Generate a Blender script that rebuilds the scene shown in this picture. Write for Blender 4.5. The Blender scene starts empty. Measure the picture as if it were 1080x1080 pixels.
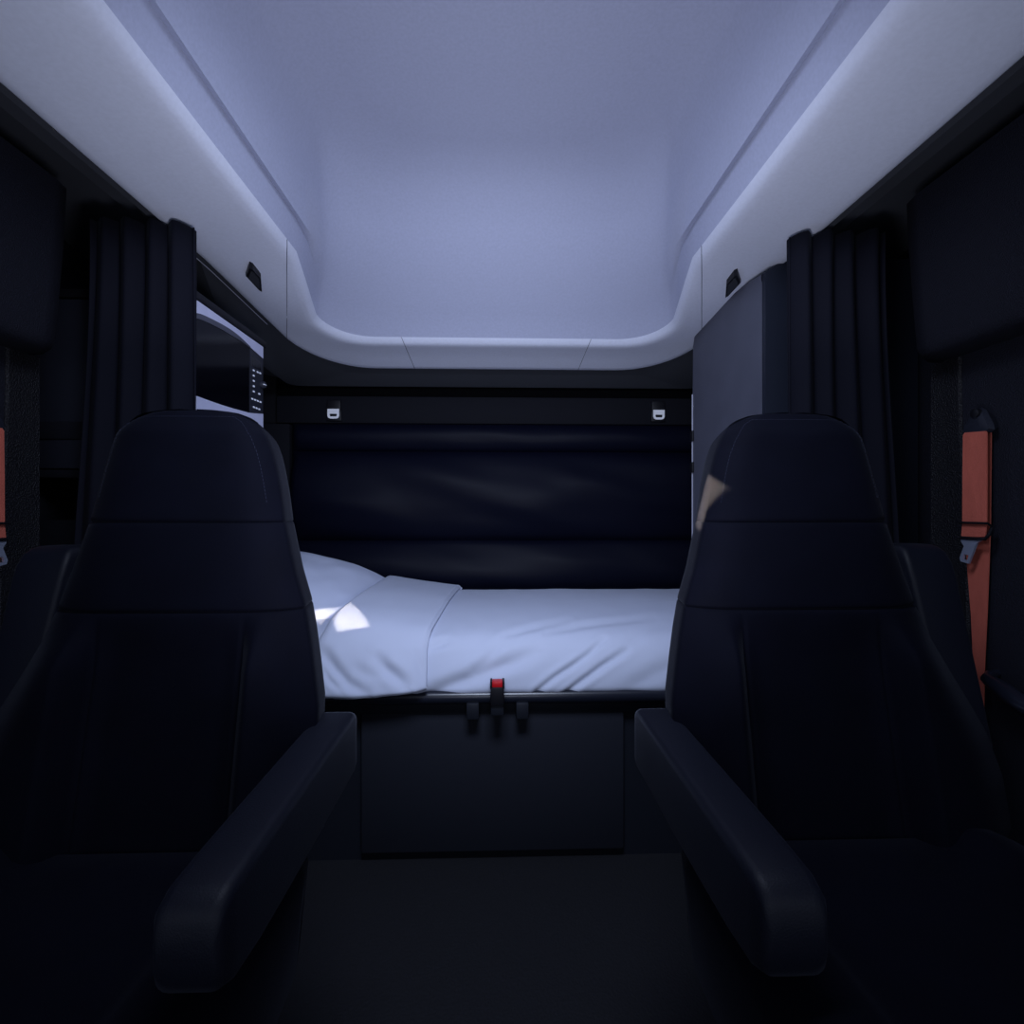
import bpy, bmesh, math, random
from mathutils import Vector, noise
random.seed(7)
H = 1.05                     # eye height above the cab floor; shapes below are written relative to the eye
TH = math.radians(1.7)       # the camera is turned a little to the right of the cab's axis
CS, SN = math.cos(TH), math.sin(TH)
F = 540.0
col = bpy.context.scene.collection

def ray(px, py):
    u, v = (px - 540) / F, (540 - py) / F
    return u * CS + SN, -u * SN + CS, v
def P(px, py, Y):            # point of a sight line at cab depth Y
    a, b, c = ray(px, py); t = Y / b
    return (a * t, Y, c * t)
def PX(px, py, X):           # ... on the plane x = X
    a, b, c = ray(px, py); t = X / a
    return (X, b * t, c * t)
def proj(x, y, z):
    d = y * CS + x * SN
    u = (x * CS - y * SN) / d
    return 540 + F * u, 540 - F * z / d

def lerp(a, b, t): return a + (b - a) * t
def interp(tab, x):
    if x <= tab[0][0]: return tab[0][1]
    for (x0, y0), (x1, y1) in zip(tab, tab[1:]):
        if x <= x1: return lerp(y0, y1, (x - x0) / (x1 - x0))
    return tab[-1][1]
def sst(a, b, x):
    t = max(0.0, min(1.0, (x - a) / (b - a))); return t * t * (3 - 2 * t)

# ------------------------------------------------------------------ materials
def mat(name, c, rough=0.6, metal=0.0, spec=0.5, sheen=0.0, bump=0.0, bscale=300.0, vary=0.0, vscale=6.0, coat=0.0, kind='noise', stretch=None):
    m = bpy.data.materials.new(name); m.use_nodes = True
    nt = m.node_tree; b = nt.nodes['Principled BSDF']
    b.inputs['Base Color'].default_value = (*c, 1)
    b.inputs['Roughness'].default_value = rough
    b.inputs['Metallic'].default_value = metal
    b.inputs['Specular IOR Level'].default_value = spec
    if sheen:
        b.inputs['Sheen Weight'].default_value = sheen
        b.inputs['Sheen Roughness'].default_value = 0.35
        b.inputs['Sheen Tint'].default_value = (0.75, 0.8, 1, 1)
    if coat: b.inputs['Coat Weight'].default_value = coat
    tc = nt.nodes.new('ShaderNodeTexCoord')
    src = tc.outputs['Object']
    if stretch:
        mp = nt.nodes.new('ShaderNodeMapping'); mp.inputs['Scale'].default_value = stretch
        nt.links.new(src, mp.inputs['Vector']); src = mp.outputs['Vector']
    if bump:
        if kind == 'voronoi':
            t = nt.nodes.new('ShaderNodeTexVoronoi'); out = 'Distance'
        else:
            t = nt.nodes.new('ShaderNodeTexNoise'); out = 'Fac'; t.inputs['Detail'].default_value = 3
        t.inputs['Scale'].default_value = bscale
        nt.links.new(src, t.inputs['Vector'])
        bp = nt.nodes.new('ShaderNodeBump'); bp.inputs['Strength'].default_value = bump; bp.inputs['Distance'].default_value = 0.002
        nt.links.new(t.outputs[out], bp.inputs['Height']); nt.links.new(bp.outputs['Normal'], b.inputs['Normal'])
    if vary:
        t = nt.nodes.new('ShaderNodeTexNoise'); t.inputs['Scale'].default_value = vscale; t.inputs['Detail'].default_value = 4
        nt.links.new(src, t.inputs['Vector'])
        r = nt.nodes.new('ShaderNodeValToRGB')
        r.color_ramp.elements[0].position = 0.3; r.color_ramp.elements[1].position = 0.7
        r.color_ramp.elements[0].color = (*[x * (1 - vary) for x in c], 1)
        r.color_ramp.elements[1].color = (*[min(1, x * (1 + vary)) for x in c], 1)
        nt.links.new(t.outputs['Fac'], r.inputs['Fac']); nt.links.new(r.outputs['Color'], b.inputs['Base Color'])
    return m

M = dict(
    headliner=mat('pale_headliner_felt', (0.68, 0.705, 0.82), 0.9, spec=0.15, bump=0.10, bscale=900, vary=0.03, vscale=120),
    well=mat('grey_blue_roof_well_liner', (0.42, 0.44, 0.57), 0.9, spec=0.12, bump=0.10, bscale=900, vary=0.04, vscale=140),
    seam=mat('headliner_seam_grey', (0.14, 0.15, 0.19), 0.9, spec=0.1),  # mid-grey colour of the seam lines
    gap_shade=mat('painted_gap_shade', (0.0015, 0.0015, 0.002), 0.9, spec=0.03),
    anchor=mat('belt_anchor_plastic', (0.014, 0.016, 0.026), 0.5, spec=0.4, bump=0.2, bscale=600),
    overhang=mat('dark_overhang_trim', (0.035, 0.037, 0.045), 0.7, spec=0.3, bump=0.1, bscale=500),
    blackplastic=mat('black_trim_plastic', (0.006, 0.006, 0.009), 0.5, spec=0.25, bump=0.15, bscale=600),
    wallhide=mat('grained_black_wall_hide', (0.010, 0.0105, 0.0175), 0.6, spec=0.25, bump=0.6, bscale=420, kind='voronoi'),
    pillar=mat('coarse_grained_pillar_trim', (0.007, 0.007, 0.010), 0.5, spec=0.28, bump=0.9, bscale=330, kind='voronoi'),
    seat=mat('navy_black_seat_fabric', (0.0018, 0.0021, 0.0055), 0.75, spec=0.045, sheen=0.03, bump=0.22, bscale=1100, vary=0.12, vscale=14),
    seatside=mat('seat_bolster_leatherette', (0.0065, 0.0088, 0.021), 0.5, spec=0.3, sheen=0.03, bump=0.2, bscale=700),
    stitch=mat('blue_grey_stitching_thread', (0.016, 0.018, 0.032), 0.8, spec=0.05),
    arm=mat('armrest_leatherette', (0.0042, 0.005, 0.0105), 0.5, spec=0.2, sheen=0.03, bump=0.2, bscale=600),
    curtain=mat('charcoal_blue_curtain_cloth', (0.0065, 0.0068, 0.012), 0.85, spec=0.08, sheen=0.015, bump=0.2, bscale=700, stretch=(1, 1, 0.15)),
    pad=mat('glossy_navy_wall_padding', (0.0022, 0.0028, 0.0095), 0.5, spec=0.09, sheen=0.0, bump=0.05, bscale=500),
    backstrip=mat('back_wall_strip_felt', (0.007, 0.0073, 0.011), 0.8, spec=0.12, bump=0.15, bscale=500),
    wardrobe=mat('slate_grey_wardrobe_laminate', (0.085, 0.088, 0.118), 0.55, spec=0.3, bump=0.05, bscale=800, vary=0.06, vscale=10),
    wardfront=mat('navy_wardrobe_front', (0.012, 0.015, 0.026), 0.5, spec=0.3, bump=0.05, bscale=800),
    paleedge=mat('pale_edge_strip', (0.45, 0.46, 0.55), 0.4),
    lilac=mat('lilac_grey_microwave_plate', (0.50, 0.51, 0.67), 0.45, spec=0.4, vary=0.04, vscale=30),
    glass=mat('black_microwave_glass', (0.002, 0.002, 0.004), 0.12, spec=0.12),
    panel=mat('microwave_control_panel', (0.018, 0.019, 0.028), 0.4, spec=0.3),
    led=mat('white_button_print', (0.85, 0.87, 0.95), 0.5),
    display=mat('dark_display_window', (0.004, 0.004, 0.007), 0.15),
    chrome=mat('brushed_steel', (0.42, 0.46, 0.60), 0.35, metal=0.6, bump=0.03, bscale=400),
    whitemetal=mat('white_painted_metal', (0.92, 0.92, 0.95), 0.35),
    belt=mat('rust_red_belt_webbing', (0.50, 0.118, 0.080), 0.75, spec=0.2, bump=0.4, bscale=900, vary=0.08, vscale=60, stretch=(1, 1, 0.3)),
    duvet=mat('pale_blue_cotton', (0.51, 0.55, 0.68), 0.85, spec=0.15, sheen=0.05, bump=0.05, bscale=1500),
    pillow=mat('pale_blue_pillowcase', (0.54, 0.585, 0.74), 0.85, spec=0.15, sheen=0.05, bump=0.05, bscale=1500),
    sheet=mat('mattress_sheet', (0.5, 0.52, 0.6), 0.9),
    bunk=mat('bunk_front_trim', (0.011, 0.013, 0.020), 0.5, spec=0.3, bump=0.1, bscale=500),
    bunklid=mat('bunk_storage_panel', (0.014, 0.016, 0.025), 0.7, spec=0.25, bump=0.15, bscale=500),
    rail=mat('dark_rail_coating', (0.012, 0.014, 0.024), 0.28, spec=0.5),
    red=mat('red_release_button', (0.55, 0.006, 0.012), 0.4),
    floor=mat('dark_rubber_cab_floor', (0.012, 0.0125, 0.016), 0.8, spec=0.2, bump=0.5, bscale=160, kind='voronoi'),
)

# ------------------------------------------------------------------ object helpers
ORG = {}
def finish(name, verts, faces, m, parent=None, smooth=True, closed=True, origin=None, angle=40):
    """links ONE mesh object; verts are eye-relative"""
    pts = [Vector((v[0], v[1], v[2] + H)) for v in verts]
    if parent is not None: o0 = ORG[parent.name]
    elif origin is not None: o0 = Vector((origin[0], origin[1], origin[2] + H))
    else:
        xs = [p.x for p in pts]; ys = [p.y for p in pts]; zs = [p.z for p in pts]
        o0 = Vector(((min(xs) + max(xs)) / 2, (min(ys) + max(ys)) / 2, min(zs)))
    me = bpy.data.meshes.new(name)
    me.from_pydata([p - o0 for p in pts], [], faces)
    bm = bmesh.new(); bm.from_mesh(me)
    if closed: bmesh.ops.recalc_face_normals(bm, faces=bm.faces)
    for f in bm.faces: f.smooth = smooth
    if smooth:
        for e in bm.edges:
            if len(e.link_faces) == 2 and e.calc_face_angle(0) > math.radians(angle): e.smooth = False
    bm.to_mesh(me); bm.free()
    me.materials.append(m)
    o = bpy.data.objects.new(name, me); col.objects.link(o)
    if parent is not None: o.parent = parent
    else: o.location = o0
    ORG[o.name] = o0
    return o
def thing(name, label, cat, loc, group=None):
    o = bpy.data.objects.new(name, None); col.objects.link(o)
    o.location = (loc[0], loc[1], loc[2] + H); o.empty_display_size = 0.05
    ORG[o.name] = Vector((loc[0], loc[1], loc[2] + H))
    o['label'] = label; o['category'] = cat
    if group: o['group'] = group
    return o
def tag(o, label, cat, group=None):
    o['label'] = label; o['category'] = cat
    if group: o['group'] = group
    return o
def struct(o): o['kind'] = 'structure'; return o

class MB:
    def __init__(s): s.v = []; s.f = []
    def add(s, v, f):
        n = len(s.v); s.v += [tuple(p) for p in v]; s.f += [tuple(i + n for i in q) for q in f]; return s
    def box(s, x0, x1, y0, y1, z0, z1, bev=0.0, seg=2):
        bm = bmesh.new(); bmesh.ops.create_cube(bm, size=1)
        for v in bm.verts:
            v.co = Vector((lerp(x0, x1, v.co.x + .5), lerp(y0, y1, v.co.y + .5), lerp(z0, z1, v.co.z + .5)))
        if bev: bmesh.ops.bevel(bm, geom=list(bm.edges), offset=bev, segments=seg, profile=0.5, affect='EDGES')
        bm.verts.index_update()
        s.add([v.co.copy() for v in bm.verts], [[v.index for v in f.verts] for f in bm.faces]); bm.free(); return s
    def tube(s, pts, r, n=12, caps=True):
        pts = [Vector(p) for p in pts]; rings = []
        up = None
        for i, p in enumerate(pts):
            d = (pts[min(i + 1, len(pts) - 1)] - pts[max(i - 1, 0)]).normalized()
            if up is None: up = Vector((0, 0, 1)) if abs(d.z) < .9 else Vector((1, 0, 0))
            a = d.cross(up).normalized(); b = a.cross(d).normalized(); up = b
            rr = r[i] if isinstance(r, (list, tuple)) else r
            rings.append([p + rr * (math.cos(2 * math.pi * k / n) * a + math.sin(2 * math.pi * k / n) * b) for k in range(n)])
        return s.loft(rings, True, caps)
    def loft(s, rings, loop=True, caps=False):
        n = len(rings[0]); v = [p for r in rings for p in r]; f = []
        for i in range(len(rings) - 1):
            for k in range(n if loop else n - 1):
                k2 = (k + 1) % n
                f.append((i * n + k, i * n + k2, (i + 1) * n + k2, (i + 1) * n + k))
        if caps:
            f.append(tuple(range(n))[::-1]); f.append(tuple((len(rings) - 1) * n + k for k in range(n)))
        return s.add(v, f)
    def prism(s, poly, d):                 # polygon (3d points) pushed along vector d
        n = len(poly); d = Vector(d)
        v = [Vector(p) for p in poly] + [Vector(p) + d for p in poly]
        f = [tuple(range(n))[::-1], tuple(range(n, 2 * n))] + [(i, (i + 1) % n, n + (i + 1) % n, n + i) for i in range(n)]
        return s.add(v, f)
    def mirror(s): s.v = [(-x, y, z) for x, y, z in s.v]; s.f = [tuple(reversed(q)) for q in s.f]; return s
    def go(s, name, m, parent=None, **k): return finish(name, s.v, s.f, m, parent, **k)

def rrect(cx, cy, hw, hh, r, n=6):
    out = []
    for sx, sy, a0 in ((1, 1, 0), (-1, 1, 90), (-1, -1, 180), (1, -1, 270)):
        for k in range(n + 1):
            a = math.radians(a0 + 90 * k / n)
            out.append((cx + sx * (hw - r) + r * math.cos(a), cy + sy * (hh - r) + r * math.sin(a)))
    return out

# ================================================================== the setting
struct(MB().box(-1.26, 1.26, -0.6, 2.5, -1.10, -1.05).go('floor', M['floor'], smooth=False))
struct(MB().box(-1.26, 1.26, 2.40, 2.48, -1.05, 0.80).go('wall_back', M['blackplastic'], smooth=False))
for sname, s in (('left', -1), ('right', 1)):
    w = MB().box(1.20, 1.26, 1.16, 2.40, -1.05, 0.80)
    w.box(1.0735, 1.20, 0.05, 1.153, -1.05, 0.80)
    if s < 0: w.mirror()
    struct(w.go('wall_' + sname, M['wallhide'], smooth=False))
    # coarse-grained pillar trim behind the door panel
    prof = [(1.062, 1.222), (1.064, 1.212), (1.068, 1.155), (1.072, 1.150), (1.12, 1.150), (1.12, 1.222)]
    b = MB()
    rings = []
    for z in (-1.05, -.3, -.1, .05, .2, .28, .36):
        off = -0.022 * sst(.30, -.25, z)
        rings.append([(x, y + (off if y < 1.2 else 0), z) for x, y in prof])
    b.loft(rings, True, True)
    if s < 0: b.mirror()
    struct(b.go('trim_1' if s < 0 else 'trim_2', M['pillar'], angle=30))
    # bulging trim above the door, its lower edge runs forward
    b = MB(); rings = []
    for Y, k in ((0.05, 0), (1.13, 0), (1.17, .006), (1.19, .03), (1.20, .09)):
        rings.append([(lerp(x, 1.09, min(1, k * 10)), Y, z) for x, z in
                      ((1.09, .362), (1.00, .357), (.985, .364), (.976, .38), (.965, .5), (.955, .62), (.95, .72), (1.09, .72))])
    b.loft(rings, True, True)
    if s < 0: b.mirror()
    struct(b.go('trim_3' if s < 0 else 'trim_4', M['wallhide'], angle=50))

# --- headliner: pale rounded surround and the well rising inside it
zA = [(-1, .70), (1.46, .70), (1.93, .672), (2.2, .615)]
zB = [(-1, .72), (1.48, .72), (1.78, .67), (1.98, .645)]
def ring(hx, Yb, r, z):
    """U-shaped path: forward on the left, round the back, forward on the right. hx, z: number or function of Y"""
    hxf = hx if callable(hx) else (lambda Y: hx)
    zf = z if callable(z) else (lambda Y: z)
    pts = []
    for k in range(14):
        Y = lerp(-0.45, Yb - r, (k / 13) ** .6); pts.append((-hxf(Y), Y, zf(Y)))
    hc = hxf(Yb - r)
    for k in range(1, 12):
        a = math.radians(90 * k / 12); Y = Yb - r + r * math.sin(a); pts.append((-(hc - r + r * math.cos(a)), Y, zf(Y)))
    for k in range(21):
        pts.append((lerp(-(hc - r), hc - r, k / 20), Yb, zf(Yb)))
    left = pts[:25]
    return pts + [(-x, y, zz) for x, y, zz in reversed(left)]
fA = lambda d=0: (lambda Y: interp(zA, Y) + d)
fB = lambda d=0: (lambda Y: interp(zB, Y) + d)
hB = lambda d=0: (lambda Y: .578 + .18 * (max(1.48, Y) - 1.48) + d)
mid = lambda t, d: (lambda Y: lerp(interp(zA, Y), interp(zB, Y), t) + d)
ringA = ring(.815, 2.215, .30, fA(.012))
R = [ringA,
     ring(.812, 2.21, .30, fA(.003)), ring(.803, 2.198, .295, fA(-.003)), ring(.785, 2.175, .28, fA(-.004)),
     ring(.745, 2.13, .26, mid(.22, -.003)), ring(.69, 2.07, .22, mid(.6, -.003)),
     ring(hB(.03), 2.02, .20, mid(.85, -.001)), ring(hB(.012), 1.995, .18, fB(.001)), ring(hB(.0), 1.98, .17, fB(.008)),
     ring(hB(-.008), 1.968, .165, fB(.022)),
     ring(hB(-.03), 1.90, .17, fB(.085)), ring(.535, 1.79, .18, .80), ring(.50, 1.66, .2, .91), ring(.47, 1.56, .2, .975),
     ring(.43, 1.48, .2, 1.005), ring(.36, 1.40, .2, 1.015), ring(.2, 1.2, .15, 1.02), ring(.02, 1.0, .015, 1.02)]
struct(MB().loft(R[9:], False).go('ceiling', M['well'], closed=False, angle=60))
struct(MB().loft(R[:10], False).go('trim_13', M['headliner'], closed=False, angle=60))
# dark overhang under the rim
zD = [(-1, .76), (1.45, .76), (1.72, .62), (1.95, .585), (2.33, .568)]
D = [ringA, ring(.83, 2.228, .30, fA(.004)), ring(.90, 2.31, .10, lambda Y: interp(zD, Y) + .008), ring(.93, 2.335, .06, lambda Y: interp(zD, Y)),
     ring(.935, 2.34, .06, lambda Y: interp(zD, Y) + .02), ring(1.27, 2.47, .02, lambda Y: max(.66, interp(zD, Y)) + .03)]
struct(MB().loft(D, False).go('trim_5', M['overhang'], closed=False, angle=50))
# left rim edge, its highlight painted as a thin pale line, above the open compartment
edge = [(-.822, Y, interp(zA, Y) - .004) for Y in (1.28, 1.4, 1.5, 1.6, 1.7, 1.80, 1.86)]
struct(MB().tube(edge, .0012, 6).go('trim_6', M['paleedge']))

# strip along the top of the back wall
struct(MB().box(-1.0, 1.0, 2.362, 2.403, .500, .62).go('trim_14', M['gap_shade'], smooth=False))  # near-black box paints the shade in the gap under the overhang
b = MB().box(-1.0, 1.0, 2.352, 2.402, .404, .528, .006); struct(b.go('trim_7', M['backstrip'], angle=30))
b = MB().box(-1.18, -.935, 2.34, 2.402, -.6, .40, .008); b.box(.935, 1.18, 2.34, 2.402, -.6, .40, .008)
struct(b.go('trim_8', M['backstrip'], angle=30))

# seams pressed into the pale rim (hairlines lying in the surface)
def seam_line(i, f):
    r = R[i]
    for p, q in zip(r, r[1:]):
        if p[1] < .9 or q[1] < .9: continue
        a, c = f(*proj(*p)), f(*proj(*q))
        if a * c <= 0 and a != c:
            v = Vector(p).lerp(Vector(q), a / (a - c)); return (v.x, v.y - .0006, v.z - .0008)
def mir(pts): return [(-x, y, z) for x, y, z in pts]
rear = [p for p in (seam_line(i, lambda px, py: px - (427 + (py - 364) * .423)) for i in range(1, 10)) if p]
side = [p for p in (seam_line(i, lambda px, py: px - 302.5) for i in range(1, 10)) if p]
for k, pts in enumerate((rear, mir(rear), side, mir(side))):
    struct(MB().tube(pts, .0010, 6).go('trim_%d' % (9 + k), M['seam']))

# ================================================================== ceiling grip recesses
for s, lab in ((-1, 'black grip slot in the pale roof rim above the microwave'), (1, 'black grip slot in the pale roof rim above the grey wardrobe')):
    t = thing('grip_handle', lab, 'handle', (s * .75, 1.55, .69), 'grip slots in the roof rim')
    def pz(px, py, z):
        a, b_, c = ray(px, py); k = z / c; return (a * k, b_ * k, z)
    out = [(263, 282.6), (266.5, 284.3), (275, 294), (276.3, 308), (273, 306), (259.3, 291.3)]
    q = [pz(a, c, .687) for a, c in out]; cen = sum((Vector(p) for p in q), Vector()) / 6
    b = MB().prism(q, (0, 0, .022))
    if s > 0: b.mirror()
    b.go('grip_plate', M['blackplastic'], t, smooth=False)
    b = MB().prism([cen.lerp(Vector(p), .72) - Vector((0, 0, .0015)) for p in q], (0, 0, .004))
    if s > 0: b.mirror()
    b.go('grip_recess', M['overhang'], t, smooth=False)

# ================================================================== padded back wall
t = thing('back_wall_padding', 'dark navy padded upholstery on the back wall behind the bunk', 'wall padding', (0, 2.33, -.40))
def pad(name, z0, z1, depth, wrk, seed):
    nx, nz = 90, 26; v = []; f = []
    for j in range(nz + 1):
        tz = j / nz; z = lerp(z0, z1, tz)
        for i in range(nx + 1):
            tx = i / nx; x = lerp(-.925, .925, tx)
            puff = math.sin(math.pi * min(1, max(0, tz))) ** .62 * min(1, (1 - abs(2 * tx - 1)) * 40) ** .5
            n = noise.noise(Vector((x * 2.2 + seed + z * 3, z * 5, seed))) + .3 * noise.noise(Vector((x * 4 + seed + z * 5, z * 9, seed + 3)))
            y = 2.352 - depth * puff - wrk * n * puff
            v.append((x, y, z))
    for j in range(nz):
        for i in range(nx):
            a = j * (nx + 1) + i; f.append((a, a + 1, a + nx + 2, a + nx + 1))
    return finish(name, v, f, M['pad'], t, closed=False, angle=180)
pad('padded_roll', .276, .402, .045, .016, 3.1)
pad('padded_panel', -.130, .276, .075, .030, 8.7)
pad('padded_panel', -.400, -.130, .06, .026, 15.2)

# two buckle plates on short black straps
for s, lab in ((-1, 'white latch plate on black strap hanging from back wall strip, nearer the microwave'),
               (1, 'white latch plate on black strap hanging from back wall strip, nearer the grey wardrobe')):
    px = 352.5 if s < 0 else 694; py = 437 if s < 0 else 438
    cx, _, cz = P(px, py, 2.345)
    t = thing('strap_buckle', lab, 'buckle', (cx, 2.345, cz), 'latch plates on the back wall')
    MB().box(cx - .031, cx + .031, 2.336, 2.352, cz + .012, cz + .064, .005).go('strap_tab', M['blackplastic'], t)
    MB().box(cx - .033, cx + .033, 2.340, 2.352, cz - .03, cz + .02, .004).go('backing_plate', M['blackplastic'], t)
    out = [(-.026, .022), (-.026, -.010), (-.022, -.018), (-.014, -.022), (.014, -.022), (.022, -.018), (.026, -.010), (.026, .022)]
    inn = [(-.016, .0), (-.016, -.006), (-.0155, -.010), (-.012, -.012), (.012, -.012), (.0155, -.010), (.016, -.006), (.016, .0)]
    b = MB(); n = 8
    v = []
    for yy in (2.330, 2.336):
        v += [(cx + x, yy, cz + z) for x, z in out] + [(cx + x, yy, cz + z) for x, z in inn]
    f = []
    for i in range(n):
        j = (i + 1) % n
        f += [(i, j, 8 + j, 8 + i), (16 + j, 16 + i, 24 + i, 24 + j), (i, 16 + i, 16 + j, j), (8 + j, 24 + j, 24 + i, 8 + i)]
    b.add(v, f).go('latch_plate', M['whitemetal'], t, smooth=False)

# ================================================================== right wardrobe
t = thing('wardrobe', 'tall slate grey wardrobe with navy front beside the bunk, behind a curtain', 'wardrobe', (.96, 1.68, -1.05))
tp = [PX(a, c, .75)[1:] for a, c in ((803, 289.5), (790, 297), (770, 313), (755, 325.5), (742, 336.5), (737, 343), (733, 352), (731, 366))]
prof = [(tp[0][0], -1.05)] + tp + [(1.94, .45), (1.94, -1.05)]
b = MB(); b.prism([(.75, y, z) for y, z in prof], (.02, 0, 0)); b.go('side_panel', M['wardrobe'], t, smooth=False)
b = MB().box(.77, 1.195, 1.435, 1.93, -1.05, .55); b.go('carcass', M['wardfront'], t, smooth=False)
b = MB().loft([[(.7502, y, z), (.80, y, z + .026), (.80, y, z - .02), (.7502, y, z - .02)] for y, z in tp[:6]], True, True); b.go('top_rim', M['wardfront'], t, smooth=False)
b = MB().prism([(.752, 1.412, -1.0), (1.19, 1.412, -1.0), (1.19, 1.412, .715), (.81, 1.412, .707), (.785, 1.412, .695), (.752, 1.412, .673)], (0, .022, 0)); d = b.go('door', M['wardfront'], t, smooth=False)
MB().box(.80, .812, 1.395, 1.413, -.30, -.16, .003).go('handle', M['chrome'], d)
MB().box(.7475, .752, 1.938, 1.944, -.62, .45).go('edge_strip', M['paleedge'], t, smooth=False)
for zz in (.29, .17): MB().box(.742, .75, 1.925, 1.95, zz - .02, zz + .02, .002).go('hinge', M['blackplastic'], t)

# ================================================================== left cabinet with built-in microwave
t = thing('side_cabinet', 'black side cabinet with open shelf, carrying the microwave behind the curtain', 'cabinet', (-.97, 1.5, -1.05))
b = MB(); b.box(-1.195, -.76, 1.305, 1.32, -1.05, -.02); b.box(-1.195, -.76, 1.67, 1.69, -1.05, .545)
b.box(-1.195, -1.175, 1.32, 1.67, -1.05, .545); b.box(-.775, -.757, 1.32, 1.67, -1.05, .10)
b.go('carcass', M['blackplastic'], t, smooth=False)
MB().box(-1.195, -.752, 1.305, 1.70, .535, .556, .003).go('top_board', M['blackplastic'], t)
MB().box(-1.195, -.757, 1.305, 1.67, .085, .105, .003).go('shelf', M['backstrip'], t)
MB().box(-1.195, -.98, 1.30, 1.32, .18, .225, .004).go('shelf_lip', M['backstrip'], t)

X0 = -.75
t = thing('microwave_oven', 'built-in microwave oven with lilac grey arched front and black glass', 'microwave', (-.86, 1.48, .106))
def fpt(px, py, x=X0): return PX(px, py, x)
def arc(pts, n=6):                     # smooth an open pixel polyline (Catmull-Rom)
    out = []
    for i in range(len(pts) - 1):
        p0 = pts[max(i - 1, 0)]; p1 = pts[i]; p2 = pts[i + 1]; p3 = pts[min(i + 2, len(pts) - 1)]
        for k in range(n):
            u = k / n
            out.append(tuple(.5 * (2 * p1[c] + (p2[c] - p0[c]) * u + (2 * p0[c] - 5 * p1[c] + 4 * p2[c] - p3[c]) * u * u + (3 * p1[c] - p0[c] - 3 * p2[c] + p3[c]) * u ** 3) for c in (0, 1)))
    out.append(pts[-1]); return out
Yn, Yf = 1.305, 1.668
ztop, zbot = .530, .108
b = MB().box(-1.15, X0 - .006, Yn, Yf, zbot, ztop, .003); b.go('housing', M['panel'], t)
top = [fpt(*p) for p in arc([(206, 330.5), (214, 332.5), (235, 343), (250, 353), (264, 366), (277.5, 378)])]
bot = [fpt(*p) for p in arc([(206, 417), (214, 420), (225, 424), (240, 429), (258, 434), (264, 435.5), (277.5, 436.5)])]
# pale plate above and below the glass
b = MB(); b.prism([(X0, Yn, ztop)] + [(X0, max(Yn, y), z) for _, y, z in top] + [(X0, Yf, top[-1][2]), (X0, Yf, ztop)], (-.008, 0, 0)); b.go('front_plate', M['lilac'], t, smooth=False)
b = MB(); b.prism([(X0, Yn, bot[0][2])] + [(X0, max(Yn, y), z) for _, y, z in bot] + [(X0, Yf, bot[-1][2]), (X0, Yf, zbot), (X0, Yn, zbot)], (-.008, 0, 0)); b.go('front_plate', M['lilac'], t, smooth=False)
ysplit = fpt(264.5, 400)[1]
def zat(curve, y):
    for a, c in zip(curve, curve[1:]):
        if min(a[1], c[1]) <= y <= max(a[1], c[1]): return lerp(a[2], c[2], (y - a[1]) / (c[1] - a[1] + 1e-9))
    return curve[0][2] if y < curve[0][1] else curve[-1][2]
ys = [lerp(Yn, ysplit - .003, k / 24) for k in range(25)]
b = MB(); b.prism([(X0 - .003, y, zat(top, y)) for y in ys] + [(X0 - .003, y, zat(bot, y)) for y in reversed(ys)], (-.006, 0, 0))
b.go('door_glass', M['glass'], t, smooth=False)
# grey lip along the arch
b = MB(); b.loft([[(X0 + .001, y, zat(top, y) + .001), (X0 - .003, y, zat(top, y) + .001), (X0 - .003, y, zat(top, y) - .010 * sst(ysplit, ysplit - .12, y) - .002), (X0 - .0015, y, zat(top, y) - .010 * sst(ysplit, ysplit - .12, y) - .002)] for y in ys], True, True)
b.go('door_lip', M['wardrobe'], t, smooth=False)
ys2 = [lerp(ysplit, Yf, k / 6) for k in range(7)]
b = MB(); b.prism([(X0 - .001, y, zat(top, y)) for y in ys2] + [(X0 - .001, y, zat(bot, y)) for y in reversed(ys2)], (-.007, 0, 0))
cp = b.go('control_panel', M['panel'], t, smooth=False)
q = [fpt(266.3, 374.5, X0 + .0005), fpt(275.3, 382.5, X0 + .0005), fpt(275.3, 390.5, X0 + .0005), fpt(266.3, 386, X0 + .0005)]
MB().prism(q, (-.003, 0, 0)).go('display', M['display'], cp, smooth=False)
for a, c in ((366, 652), (388, 662), (402, 668), (366, 682), (366, 712), (366, 742), (366, 772), (397, 786), (358, 814), (374, 820), (389, 826), (404, 832), (367, 861), (382, 867), (397, 873)):
    px, py = 200 + a / 5.4, 270 + c / 5.4
    _, y, z = fpt(px, py)
    MB().box(X0 - .003, X0 + .001, y - .0042, y + .0042, z - .0024, z + .0024).go('button', M['led'], cp, smooth=False)
_, y, z = fpt(275.9, 406)
MB().tube([(X0 - .003, y, z), (X0 + .010, y, z), (X0 + .013, y, z)], [.011, .0105, .008], 16).go('dial', M['panel'], cp)
MB().tube([(X0 + .0125, y - .012, z - .001), (X0 + .0125, y + .004, z)], .0018, 6).go('dial_pointer', M['led'], cp)

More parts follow.
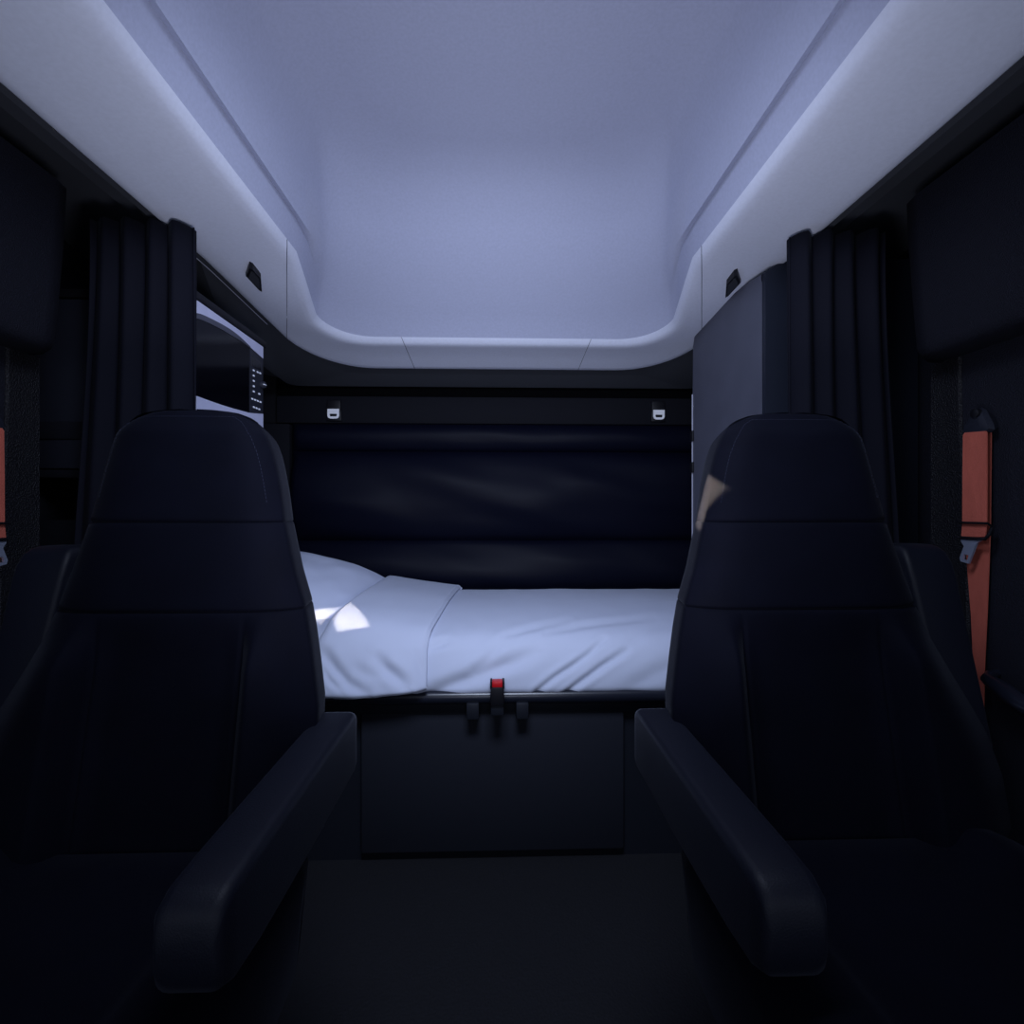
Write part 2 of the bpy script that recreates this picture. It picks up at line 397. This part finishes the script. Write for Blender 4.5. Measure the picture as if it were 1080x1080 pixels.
# ================================================================== curtains
def curtain(s, label):
    """gathered cloth, x measured outward"""
    nodes = [.715, .722, .738, .752, .765, .775, .792, .812, .828, .842, .856, .874, .893, .907, .92, .934, .95, .962, .972, .978]
    N = 150; nz = 24; v = []; f = []
    for j in range(nz + 1):
        tz = j / nz; z = lerp(.688, -.98, tz)
        flare = lerp(0, .045, sst(0, .6, tz))
        for i in range(N + 1):
            tt = i / N
            ph = tt * 4.6 * 2 * math.pi + .5 * noise.noise(Vector((tt * 3, s * 2.0, tz * .6)))
            w = .5 + .5 * math.sin(ph)
            x = lerp(.722, .965 + flare, tt) + .010 * math.sin(ph + 1.3)
            y = 1.235 + .040 * (w ** .6) - .02 * tt + .012 * noise.noise(Vector((tt * 7, tz * 2.0, 4 + s)))
            v.append((s * x, y, z))
    for j in range(nz):
        for i in range(N):
            a = j * (N + 1) + i; q = (a, a + 1, a + N + 2, a + N + 1); f.append(q if s > 0 else q[::-1])
    o = finish('curtain', v, f, M['curtain'], closed=False, angle=180)
    sol = o.modifiers.new('cloth', 'SOLIDIFY'); sol.thickness = .003
    return tag(o, label, 'curtain', 'gathered cab curtains')
curtain(-1, 'dark gathered curtain hanging in front of the microwave cabinet')
curtain(1, 'dark gathered curtain hanging in front of the grey wardrobe')

# ================================================================== bunk
t = thing('bunk_bed', 'dark bunk base with storage panel and tubular front rail', 'bunk', (0, 1.9, -1.05))
MB().box(-.745, .745, 1.56, 2.34, -1.05, -.60).box(.745, .93, 1.96, 2.34, -1.05, -.60).go('base', M['bunk'], t, smooth=False)
MB().box(-.405, .385, 1.538, 1.561, -1.02, -.592, .006).go('storage_panel', M['bunklid'], t)
MB().box(-.745, .745, 1.545, 1.565, -.592, -.572).go('recessed_strip', M['blackplastic'], t, smooth=False)  # recessed black strip under the front rail
MB().tube([(-.745, 1.515, -.545), (-.3, 1.515, -.545), (.3, 1.515, -.545), (.745, 1.515, -.545)], .021, 20).go('front_rail', M['rail'], t)
MB().box(-.745, .745, 1.53, 1.56, -.60, -.53, .004).go('mattress_tray', M['bunk'], t)
for px in (498.5, 551):
    x = P(px, 748, 1.49)[0]
    MB().box(x - .0185, x + .0185, 1.488, 1.535, -.604, -.556, .004).go('rail_bracket', M['bunk'], t)
o = MB().box(-.74, .74, 1.56, 2.29, -.60, -.47, .05, 4).go('mattress', M['sheet'], angle=60)
tag(o, 'pale mattress on the bunk under the duvet and pillow', 'mattress')

# buckle on the rail
x = P(524.5, 736, 1.46)[0]
t = thing('seat_belt_buckle', 'black belt buckle with red release button in front of bunk rail', 'buckle', (x, 1.47, -.585))
MB().box(x - .0185, x + .0185, 1.462, 1.497, -.582, -.54, .003).go('strap', M['bunk'], t)
b = MB().box(x - .0195, x + .0195, 1.455, 1.488, -.553, -.498, .004)
b.box(x - .0205, x - .0145, 1.455, 1.488, -.505, -.4815, .0025); b.box(x + .0145, x + .0205, 1.455, 1.488, -.505, -.4815, .0025)
b.go('buckle_body', M['blackplastic'], t)
MB().box(x - .0148, x + .0148, 1.457, 1.486, -.5, -.4835, .002).go('release_button', M['red'], t)

# duvet: folds across the front, creases pressed in where the cloth drapes
PATH = [(1.506, -.533), (1.500, -.52), (1.503, -.50), (1.512, -.47), (1.527, -.435), (1.55, -.403), (1.585, -.380), (1.64, -.366), (1.72, -.356), (1.85, -.348), (2.0, -.343), (2.15, -.341), (2.25, -.341), (2.275, -.348), (2.285, -.37), (2.287, -.44)]
def path(tab, s):
    k = min(len(tab) - 2, int(s * (len(tab) - 1))); u = s * (len(tab) - 1) - k
    p = [tab[max(0, min(len(tab) - 1, k + d))] for d in (-1, 0, 1, 2)]
    return tuple(.5 * (2 * p[1][c] + (p[2][c] - p[0][c]) * u + (2 * p[0][c] - 5 * p[1][c] + 4 * p[2][c] - p[3][c]) * u * u + (3 * p[1][c] - p[0][c] - 3 * p[2][c] + p[3][c]) * u ** 3) for c in (0, 1))
CREASE = [  # sketched polyline, half width, depth
    ([(452, 733), (478, 722), (500, 714), (520, 706), (540, 699), (565, 688)], 7, .011),
    ([(566, 730), (585, 715), (602, 704), (620, 691), (637, 675)], 3.2, .008),
    ([(592, 735), (615, 718), (640, 700), (662, 686)], 3.4, .008),
    ([(530, 672), (560, 664), (600, 656)], 3, .004),
    ([(575, 668), (610, 661), (650, 656), (690, 652)], 3, .0045),
    ([(500, 706), (515, 695), (528, 680)], 5, .005),
    ([(452, 684), (463, 680), (472, 677)], 4, .006),
    ([(630, 705), (655, 688), (680, 665), (705, 655)], 6, .003),
    ([(660, 728), (690, 712), (715, 700)], 8, .004)]
CREASE_F = [
    ([(398, 696), (408, 706), (418, 714), (426, 721)], 6, .010),
    ([(342, 690), (352, 706), (366, 720), (384, 730)], 6, .010),
    ([(340, 706), (348, 718), (358, 727)], 3.5, .006),
    ([(356, 700), (385, 712), (405, 712)], 7, .004),
    ([(438, 690), (442, 702), (444, 712)], 4, .003)]
def dseg(p, a, b):
    ax, ay = a; bx, by = b; dx, dy = bx - ax, by - ay
    u = max(0, min(1, ((p[0] - ax) * dx + (p[1] - ay) * dy) / (dx * dx + dy * dy))); return math.hypot(p[0] - ax - u * dx, p[1] - ay - u * dy), u
def press(p3, creases):
    pp = proj(*p3); tot = 0
    for pl, w, dep in creases:
        best = (1e9, 0); n = len(pl) - 1
        for i in range(n):
            d, u = dseg(pp, pl[i], pl[i + 1])
            if d < best[0]: best = (d, (i + u) / n, i)
        if best[0] > 4 * w: continue
        tp = math.sin(math.pi * min(1, max(0, .12 + .80 * best[1]))) ** .7
        a, c = pl[best[2]], pl[best[2] + 1]
        side = (pp[0] - a[0]) * (c[1] - a[1]) - (pp[1] - a[1]) * (c[0] - a[0])
        g = math.exp(-(best[0] / w) ** 2)
        r = math.exp(-((best[0] - 1.9 * w) / (1.1 * w)) ** 2) * (.55 if side > 0 else .3)
        tot += dep * tp * (r - g)
    return tot
def cloth(name, nx, ns, fx, creases, mat_, under=.012, nse=.003):
    v = []; f = []
    for j in range(ns + 1):
        for i in range(nx + 1): v.append(Vector(fx(i / nx, j / ns)))
    for j in range(ns):
        for i in range(nx):
            a = j * (nx + 1) + i; f.append((a, a + 1, a + nx + 2, a + nx + 1))
    nrm = [Vector() for _ in v]
    for q in f:
        n = (v[q[1]] - v[q[0]]).cross(v[q[3]] - v[q[0]])
        for k in q: nrm[k] += n
    out = []
    for k, (p, n) in enumerate(zip(v, nrm)):
        n = n.normalized() if n.length else Vector((0, -1, 0))
        d = press(p, creases) + nse * noise.noise(Vector((p.x * 7, p.y * 5, p.z * 7))) + nse * .4 * noise.noise(Vector((p.x * 19, p.y * 12, p.z * 19)))
        q = p + n * d
        out.append(q)
    return out, f
def fd(u, s):
    y, z = path(PATH, s); x = lerp(-.735, lerp(.742, .93, sst(1.945, 1.99, y)), u)
    return (x, y, z)
v, f = cloth('duvet', 260, 90, fd, CREASE, None)
o = finish('duvet', v, f, M['duvet'], closed=False, angle=180)
sol = o.modifiers.new('thickness', 'SOLIDIFY'); sol.thickness = .02; sol.offset = -1
tag(o, 'pale blue duvet with diagonal creases spread over the bunk', 'duvet')
duvet = o
# turned-back end of the duvet, a thick flap lying over it
def ff(u, s):
    # s from the front hem to the back; edge positions vary with s
    L = interp([(0, -.56), (.2, -.565), (.38, -.553), (.55, -.54), (.75, -.525), (1, -.50)], s)
    Rr = interp([(0, -.200), (.18, -.203), (.36, -.207), (.5, -.200), (.62, -.190), (.75, -.180), (.9, -.164), (1, -.152)], s)
    e = u * 2 - 1                                     # rolled thick sides
    x = lerp(L, Rr, u)
    base = path(PATH, s * .86)
    y, z = base
    roll = (1 - abs(e) ** 6)
    th = .026 * roll
    up = sst(.28, .55, s)
    lift = (lerp(.066, .020, sst(.05, 1.0, u)) * .4 + lerp(.066, .020, u) * .6) * sst(-.02, .10, u) * (1 - .5 * sst(.96, 1, u))
    drop = .055 * (1 - sst(0, .16, u)) * sst(1.0, .6, s)
    y2 = y - (th + .008) * (1 - up) - .014 * sst(.30, .05, s)
    z2 = z + lift * up - drop * up + .006 * (1 - up) * up * 4
    if s < .34:
        hem = .022 - .016 * math.sin(math.pi * min(1, .12 + u * .9))
        z2 += hem * (1 - s / .34)
    return (x, y2, z2)
v, f = cloth('flap', 130, 90, ff, CREASE_F, None)
o = finish('flap', v, f, M['duvet'], duvet, closed=False, angle=180); o.name = 'turned_back_flap'
sol = o.modifiers.new('thickness', 'SOLIDIFY'); sol.thickness = .022; sol.offset = -1

# pillow
def pillow():
    n = 48; v = []; f = []
    cx, cy, cz = -.69, 1.98, -.345; a, bb, h = .235, .28, .095
    for side in (1, -1):
        for j in range(n + 1):
            for i in range(n + 1):
                u, w = 2 * i / n - 1, 2 * j / n - 1
                ed = (1 - abs(u) ** 2.6) * (1 - abs(w) ** 2.6)
                px = u * (1 - .07 * (1 - abs(w)) ** 1 * abs(u)); py = w * (1 - .07 * (1 - abs(u)) * abs(w))
                hh = h * max(0, ed) ** .5
                wr = .006 * noise.noise(Vector((u * 3, w * 3, 2))) * ed + .006 * math.sin(14 * (w - u * .4)) * (abs(u) ** 3) * ed
                x, y, z = cx + a * px, cy + bb * py, side * hh * (1 if side > 0 else .55) + (wr if side > 0 else 0)
                # leaning on the wall side: inner end lower
                z += cz + .045 - .26 * (x - cx)  + .05 * py
                v.append((x, y, z))
    m = (n + 1) ** 2
    for side in (0, 1):
        for j in range(n):
            for i in range(n):
                q = (side * m + j * (n + 1) + i, side * m + j * (n + 1) + i + 1, side * m + (j + 1) * (n + 1) + i + 1, side * m + (j + 1) * (n + 1) + i)
                f.append(q if side == 0 else q[::-1])
    o = finish('pillow', v, f, M['pillow'], closed=False, angle=180)
    return tag(o, 'plump pale blue pillow at the head of the bunk behind the seat', 'pillow')
pillow()

# ================================================================== seats
HWI = [(-.50, .225), (-.40, .225), (-.31, .222), (-.255, .212), (-.205, .202), (-.155, .190), (-.10, .170), (-.015, .146), (.042, .134), (.08, .124), (.105, .116), (.13, .105), (.145, .095), (.158, .083), (.168, .067), (.174, .050), (.178, .030)]
HWO = [(-.50, .300), (-.42, .300), (-.36, .287), (-.31, .265), (-.255, .238), (-.205, .215), (-.155, .200), (-.10, .187), (-.015, .170), (.06, .160), (.105, .154), (.13, .149), (.145, .145), (.158, .138), (.168, .127), (.174, .114), (.178, .095)]
def Yc(z): return .840 + .193 * z
XC = .506
def section(z, inset=0.0):
    """closed outline at height z of the backrest, x outward"""
    cut = inset if z > .1 else inset * .25
    wi, wo = interp(HWI, z) - cut, interp(HWO, z) - cut
    dep = .120 - cut
    if z > .12: dep = lerp(.120, .085, sst(.12, .178, z)) - inset
    y0 = Yc(z); low = sst(-.15, -.24, z); cp = .112
    pts = []
    def half(w):                                 # sample offsets from the middle to the edge, columns kept on the seam
        a, b = min(cp - .012, w * .55), min(cp + .034, w * .80)
        return [a * k / 12 for k in range(13)] + [lerp(a, b, k / 14) for k in range(1, 15)] + [lerp(b, w, 1 - (1 - k / 15) ** 1.6) for k in range(1, 16)]
    row = [-x for x in reversed(half(wi))] + half(wo)[1:]
    for x in row:                                # front, inner edge to outer edge
        e = x / (wo if x > 0 else wi)
        ax = abs(x)
        yy = y0 + inset + .034 * (abs(e) ** 6)   # rounded shoulders
        yy -= .036 * low * sst(cp - .002, cp + .030, ax) * sst(1.02, .62, abs(e))
        yy += .012 * low * sst(cp + .012, cp - .03, ax)
        yy += .006 * low * math.exp(-((ax - cp) / .004) ** 2)
        if z > .12: yy += .03 * sst(.13, .182, z)
        pts.append((XC + x, yy, z))
    bi, bo = wi - .012, wo - .012
    for k in range(1, 6):                        # outer flank
        pts.append((XC + lerp(wo, bo, k / 5), y0 + .034 + (dep - .034) * k / 6, z))
    for k in range(0, 9):                        # back
        e = 1 - 2 * k / 8
        pts.append((XC + (bo if e > 0 else bi) * e * .96, y0 + dep + .012 * (1 - e * e), z))
    for k in range(1, 6):
        pts.append((XC + lerp(-bi, -wi, k / 5), y0 + .034 + (dep - .034) * (6 - k) / 6, z))
    return pts
def back_piece(z0, z1, n, top=False):
    zs = [z0 - .0006, z0 + .0004, z0 + .002, z0 + .005] + [lerp(z0 + .010, z1 - (.010 if not top else .004), k / n) for k in range(n + 1)]
    ins = [.008, .0045, .0018, .0004] + [0] * (n + 1)
    if not top:
        zs += [z1 - .005, z1 - .002, z1 - .0004]; ins += [.0004, .0018, .0045]
        zs.append(z1 + .0006); ins.append(.008)
    else:
        zs += [z1 - .0015, z1, z1 + .0012, z1 + .0016]; ins += [.002, .008, .022, .045]
    return MB().loft([section(z, i) for z, i in zip(zs, ins)], True, True)

def seat(s, name, label):
    t = thing(name, label, 'seat', (s * XC, .85, -1.05), 'the two cab seats')
    def go(b, nm, m, par=t, **k):
        if s < 0: b.mirror()
        return b.go(nm, m, par, **k)
    go(back_piece(-.50, -.157, 34), 'backrest', M['seat'], angle=50)
    go(back_piece(-.157, -.0165, 14), 'shoulder_pad', M['seat'], angle=50)
    head = go(back_piece(-.0165, .178, 34, True), 'headrest', M['seat'], angle=50)
    # a row of stitches under the top edge of the headrest
    b = MB()
    zz = (.02, .05, .08, .105, .13, .145, .158, .168)
    outline = [(-(interp(HWI, z) - .014), z - .004) for z in zz] + [(interp(HWO, z) - .014, z - .004) for z in reversed(zz)]
    dense = []
    for (x0, z0), (x1, z1) in zip(outline, outline[1:]):
        m = max(1, int(math.hypot(x1 - x0, z1 - z0) / .0055))
        dense += [(lerp(x0, x1, k / m), lerp(z0, z1, k / m)) for k in range(m)]
    def fy(x, z):
        pts = section(z)[:83]
        for a, c in zip(pts, pts[1:]):
            if a[0] <= XC + x <= c[0]: return lerp(a[1], c[1], (XC + x - a[0]) / (c[0] - a[0] + 1e-9))
        return pts[0][1]
    for (x0, z0), (x1, z1) in zip(dense, dense[1:]):
        xm, zm = lerp(x0, x1, .6), lerp(z0, z1, .6)
        b.tube([(XC + x0, fy(x0, z0) - .0002, z0), (XC + xm, fy(xm, zm) - .0002, zm)], .00055, 4)
    go(b, 'stitching', M['stitch'], head)
    # cushion
    rings = []
    for Y, w, zt, zb in ((.235, .20, -.53, -.57), (.225, .225, -.505, -.60), (.24, .24, -.480, -.615), (.29, .248, -.466, -.625), (.40, .25, -.468, -.63), (.55, .25, -.476, -.63), (.70, .245, -.482, -.63), (.745, .235, -.486, -.62), (.76, .22, -.50, -.60)):
        pr = []
        for k in range(25):
            e = -1 + k / 12; x = w * math.copysign(1 - (1 - abs(e)) ** 1.4, e)
            bol = .030 * sst(.135, .175, abs(x)) * (1 if zt > -.49 else .3)
            pr.append((XC + x, Y, zt + bol - .045 * abs(e) ** 7))
        for k in range(9):
            e = 1 - k / 4; pr.append((XC + (w - .012) * e, Y, zb))
        rings.append(pr)
    go(MB().loft(rings, True, True), 'seat_cushion', M['seat'], angle=60)
    go(MB().box(XC - .20, XC + .20, .27, .80, -.70, -.635, .015), 'seat_frame', M['blackplastic'])
    b = MB()
    rings = []
    for k in range(13):
        z = lerp(-1.0, -.70, k / 12); r = 1 + (.06 if k % 2 else 0)
        rings.append([(x, y, z) for x, y in rrect(XC, .54, .17 * r, .20 * r, .05)])
    b.loft(rings, True, True); go(b, 'pedestal', M['blackplastic'])
    go(MB().box(XC - .20, XC + .20, .30, .78, -1.05, -1.0, .006), 'base_plate', M['blackplastic'])
    # inner armrest, lowered: runs forward
    b = MB(); rings = []
    x0, x1 = .236, .300
    for Y, k, dz in ((.885, .35, 0), (.882, .7, 0), (.874, .92, 0), (.86, 1, 0), (.80, 1, .0), (.70, 1, .0), (.60, 1, .002), (.52, 1, .006), (.475, .98, .012), (.455, .86, .016), (.448, .6, .018), (.446, .3, .018)):
        cz = -.386; hh = .052 * k; cx = (x0 + x1) / 2; hwid = (x1 - x0) / 2 * (.6 + .4 * k)
        pr = rrect(cx, cz, hwid, max(.006, hh - dz * .4), min(.012, hwid * .5, max(.003, hh * .5)), 4)
        rings.append([(x, Y, z + dz * .3) for x, z in pr])
    b.loft(rings, True, True)
    a = go(b, 'armrest', M['arm'], angle=50)
    go(MB().tube([(.262, .865, -.392), (.33, .870, -.392)], .026, 20), 'armrest_pivot', M['blackplastic'], a)
    # outer armrest, folded up beside the backrest
    b = MB(); rings = []
    for z, k in ((-.430, .5), (-.425, .8), (-.412, .95), (-.39, 1), (-.30, 1), (-.2, 1), (-.12, 1), (-.095, .97), (-.075, .86), (-.066, .70), (-.062, .5)):
        tt = (z + .43) / .37
        cx = lerp(.800, .801, tt); cy = lerp(.872, .975, tt)
        pr = rrect(0, 0, lerp(.038, .046, tt) * (.35 + .65 * k), .046 * k, .010, 4)
        rings.append([(cx + x, cy + y, z) for x, y in pr])
    b.loft(rings, True, True)
    a = go(b, 'armrest', M['arm'], angle=50)
    go(MB().tube([(.72, .885, -.36), (.78, .885, -.36)], .026, 20), 'armrest_pivot', M['blackplastic'], a)
    return t
seat(-1, 'cab_seat', 'navy black fabric cab seat standing in front of the microwave cabinet and pillow')
seat(1, 'cab_seat', 'navy black fabric cab seat standing in front of the grey wardrobe')

# ================================================================== seat belts
def belt(s, label):
    t = thing('seat_belt', label, 'seat belt', (s * 1.05, 1.08, -.55), 'rust red seat belts')
    def go(b, nm, m, par=t, **k):
        if s < 0: b.mirror()
        return b.go(nm, m, par, **k)
    X = 1.045
    pl = lambda pts, x=X: [PX(a, c, x) for a, c in pts]
    # anchor cover: rounded triangle with a domed centre
    tri = pl([(1034, 430), (1038.5, 432), (1046, 447), (1047.5, 453), (1044, 456), (1017, 458), (1015.5, 456), (1017, 451), (1029.5, 432)])
    b = MB(); c = Vector((0, 0, 0))
    for p in tri: c += Vector(p)
    c /= len(tri)
    r0 = [(X + .035, lerp(c.y, y, .4), lerp(c.z, z, .4)) for _, y, z in tri]; r1 = [(X + .004, y, z) for _, y, z in tri]
    r2 = [(X - .006, lerp(c.y, y, .86), lerp(c.z, z, .86)) for _, y, z in tri]; r3 = [(X - .009, lerp(c.y, y, .5), lerp(c.z, z, .5)) for _, y, z in tri]
    an = go(b.loft([r0, r1, r2, r3], True, True), 'anchor_cover', M['anchor'], angle=35)
    _, y, z = PX(1033, 436, X)
    go(MB().tube([(X - .004, y, z), (X - .012, y, z), (X - .014, y, z)], [.011, .010, .006], 14), 'bolt_cap', M['blackplastic'], an)
    # webbing
    def strap(edge0, edge1, x, nm, th=.0025):
        b = MB(); rings = []
        for (a, c) in zip(edge0, edge1):
            p = PX(*a, x); q = PX(*c, x)
            rings.append([p, q, (q[0] + th, q[1], q[2]), (p[0] + th, p[1], p[2])])
        return go(b.loft(rings, True, True), nm, M['belt'], smooth=False)
    strap([(1017.5, 456), (1015.5, 459), (1015, 500), (1014.8, 553), (1013.5, 567)], [(1039, 454), (1040.5, 456), (1040.5, 500), (1040.2, 553), (1039, 566)], X - .006, 'webbing')
    strap([(1020, 456), (1018, 560), (1020, 600), (1024, 650), (1026, 695), (1028, 780)], [(1045, 456), (1044, 560), (1042.5, 600), (1040.5, 650), (1038.0, 700), (1036.5, 780)], X + .016, 'webbing')
    # keeper loop round the webbing
    b = MB()
    lp = [PX(1010, 551, X - .012), PX(1042, 552, X - .012), PX(1046.5, 556, X + .004), PX(1043, 564, X - .010), PX(1039, 568.5, X - .012), PX(1013, 567, X - .012)]
    b.tube(lp[:3], .0026, 8); b.tube(lp[2:], .0035, 8)
    go(b, 'keeper_loop', M['blackplastic'])
    # metal tongue with its hole
    out = [(1013, 567.5), (1036, 569), (1030, 573), (1021.5, 594.5), (1013, 592), (1012, 588), (1016.5, 576), (1013.5, 571)]
    hole = [(1016.5, 584.5), (1021.5, 585.5), (1020, 591), (1015.5, 590)]
    bm = bmesh.new()
    def loopv(pts, x):
        vs = [bm.verts.new(PX(a, c, x)) for a, c in pts]; return vs, [bm.edges.new((vs[i], vs[(i + 1) % len(vs)])) for i in range(len(vs))]
    _, e1 = loopv(out, X - .010); _, e2 = loopv(hole, X - .010)
    g = bmesh.ops.triangle_fill(bm, edges=e1 + e2, use_beauty=True)
    fs = [x for x in bm.faces]
    ex = bmesh.ops.extrude_face_region(bm, geom=fs)
    for v_ in [x for x in ex['geom'] if isinstance(x, bmesh.types.BMVert)]: v_.co.x += .004
    bm.verts.index_update()
    b = MB().add([v_.co.copy() for v_ in bm.verts], [[v_.index for v_ in fc.verts] for fc in bm.faces]); bm.free()
    go(b, 'metal_tongue', M['chrome'], smooth=False)
belt(-1, 'rust red seat belt on the wall beside the seat nearer the microwave')
belt(1, 'rust red seat belt on the wall beside the seat nearer the wardrobe')

# rail along the right wall
p0, p1 = PX(1041.5, 716, 1.04), PX(1081, 745, 1.02)
d = Vector(p1) - Vector(p0)
o = MB().tube([Vector(p0) + Vector((.045, .012, .010)), Vector(p0) + Vector((.015, .010, .006)), p0, Vector(p0) + d * .25, Vector(p0) + d * .6, p1, Vector(p1) + Vector((0, -.3, -.02)), Vector(p1) + Vector((.03, -.36, -.02)), Vector(p1) + Vector((.07, -.38, -.02))], [.008, .009, .012, .016, .018, .018, .018, .016, .014], 16).go('grab_rail', M['rail'])
tag(o, 'black grab rail on the wall below the seat belt, beside the folded armrest', 'rail')

# ================================================================== light
w = bpy.data.worlds.new('daylight'); bpy.context.scene.world = w; w.use_nodes = True
nt = w.node_tree; bg = nt.nodes['Background']
bg.inputs['Color'].default_value = (0.62, 0.72, 1.0, 1); bg.inputs['Strength'].default_value = 0.28
def area(name, loc, target, sx, sy, power, color, spread=math.pi):
    l = bpy.data.lights.new(name, 'AREA'); l.shape = 'RECTANGLE'; l.size = sx; l.size_y = sy; l.energy = power; l.color = color; l.spread = spread
    o = bpy.data.objects.new(name, l); col.objects.link(o)
    loc = Vector((loc[0], loc[1], loc[2] + H)); tg = Vector((target[0], target[1], target[2] + H))
    o.location = loc; o.rotation_euler = (tg - loc).to_track_quat('-Z', 'Y').to_euler()
    return o
area('windscreen_daylight', (0, -.75, .25), (0, 2, .15), 2.1, .8, 3.4, (.70, .79, 1.0))
area('cab_fill', (0, .42, -.22), (0, 1.35, .62), .40, .16, 4.6, (.78, .82, 1.0), math.radians(125))  # added fill light in mid-aisle for the ceiling, no fixture there
area('roof_fill', (0, .50, .84), (0, 1.9, -.40), .55, .30, 9.0, (.66, .76, 1.0), math.radians(120))  # added fill light from above for the bed, the roof has no hatch
# two slivers of sun, each cast by a narrow lamp added inside the cab
def sliver(name, loc, tgt, sx, sy, power, color, roll):
    o = area(name, loc, tgt, sx, sy, power, color, math.radians(.5))
    o.rotation_euler.rotate_axis('Z', math.radians(roll))
sliver('sun_sliver_bed', (.24, .70, .13), P(357, 653, 1.66), .085, .110, .045, (1, .86, .70), -4)
sliver('sun_sliver_seat', (-.55, 1.10, .56), (.372, .898, .014), .048, .090, .26, (1, .80, .52), -12)

# ================================================================== camera
cam = bpy.data.cameras.new('camera'); cam.sensor_width = 36; cam.lens = 18.0; cam.clip_start = .01
co = bpy.data.objects.new('camera', cam); col.objects.link(co)
co.location = (0, 0, H); co.rotation_euler = (math.pi / 2, 0, -TH)
sc = bpy.context.scene; sc.camera = co
sc.view_settings.view_transform = 'Standard'; sc.view_settings.look = 'None'
sc.view_settings.exposure = 0; sc.view_settings.gamma = 1
sc.cycles.max_bounces = 8; sc.cycles.diffuse_bounces = 4
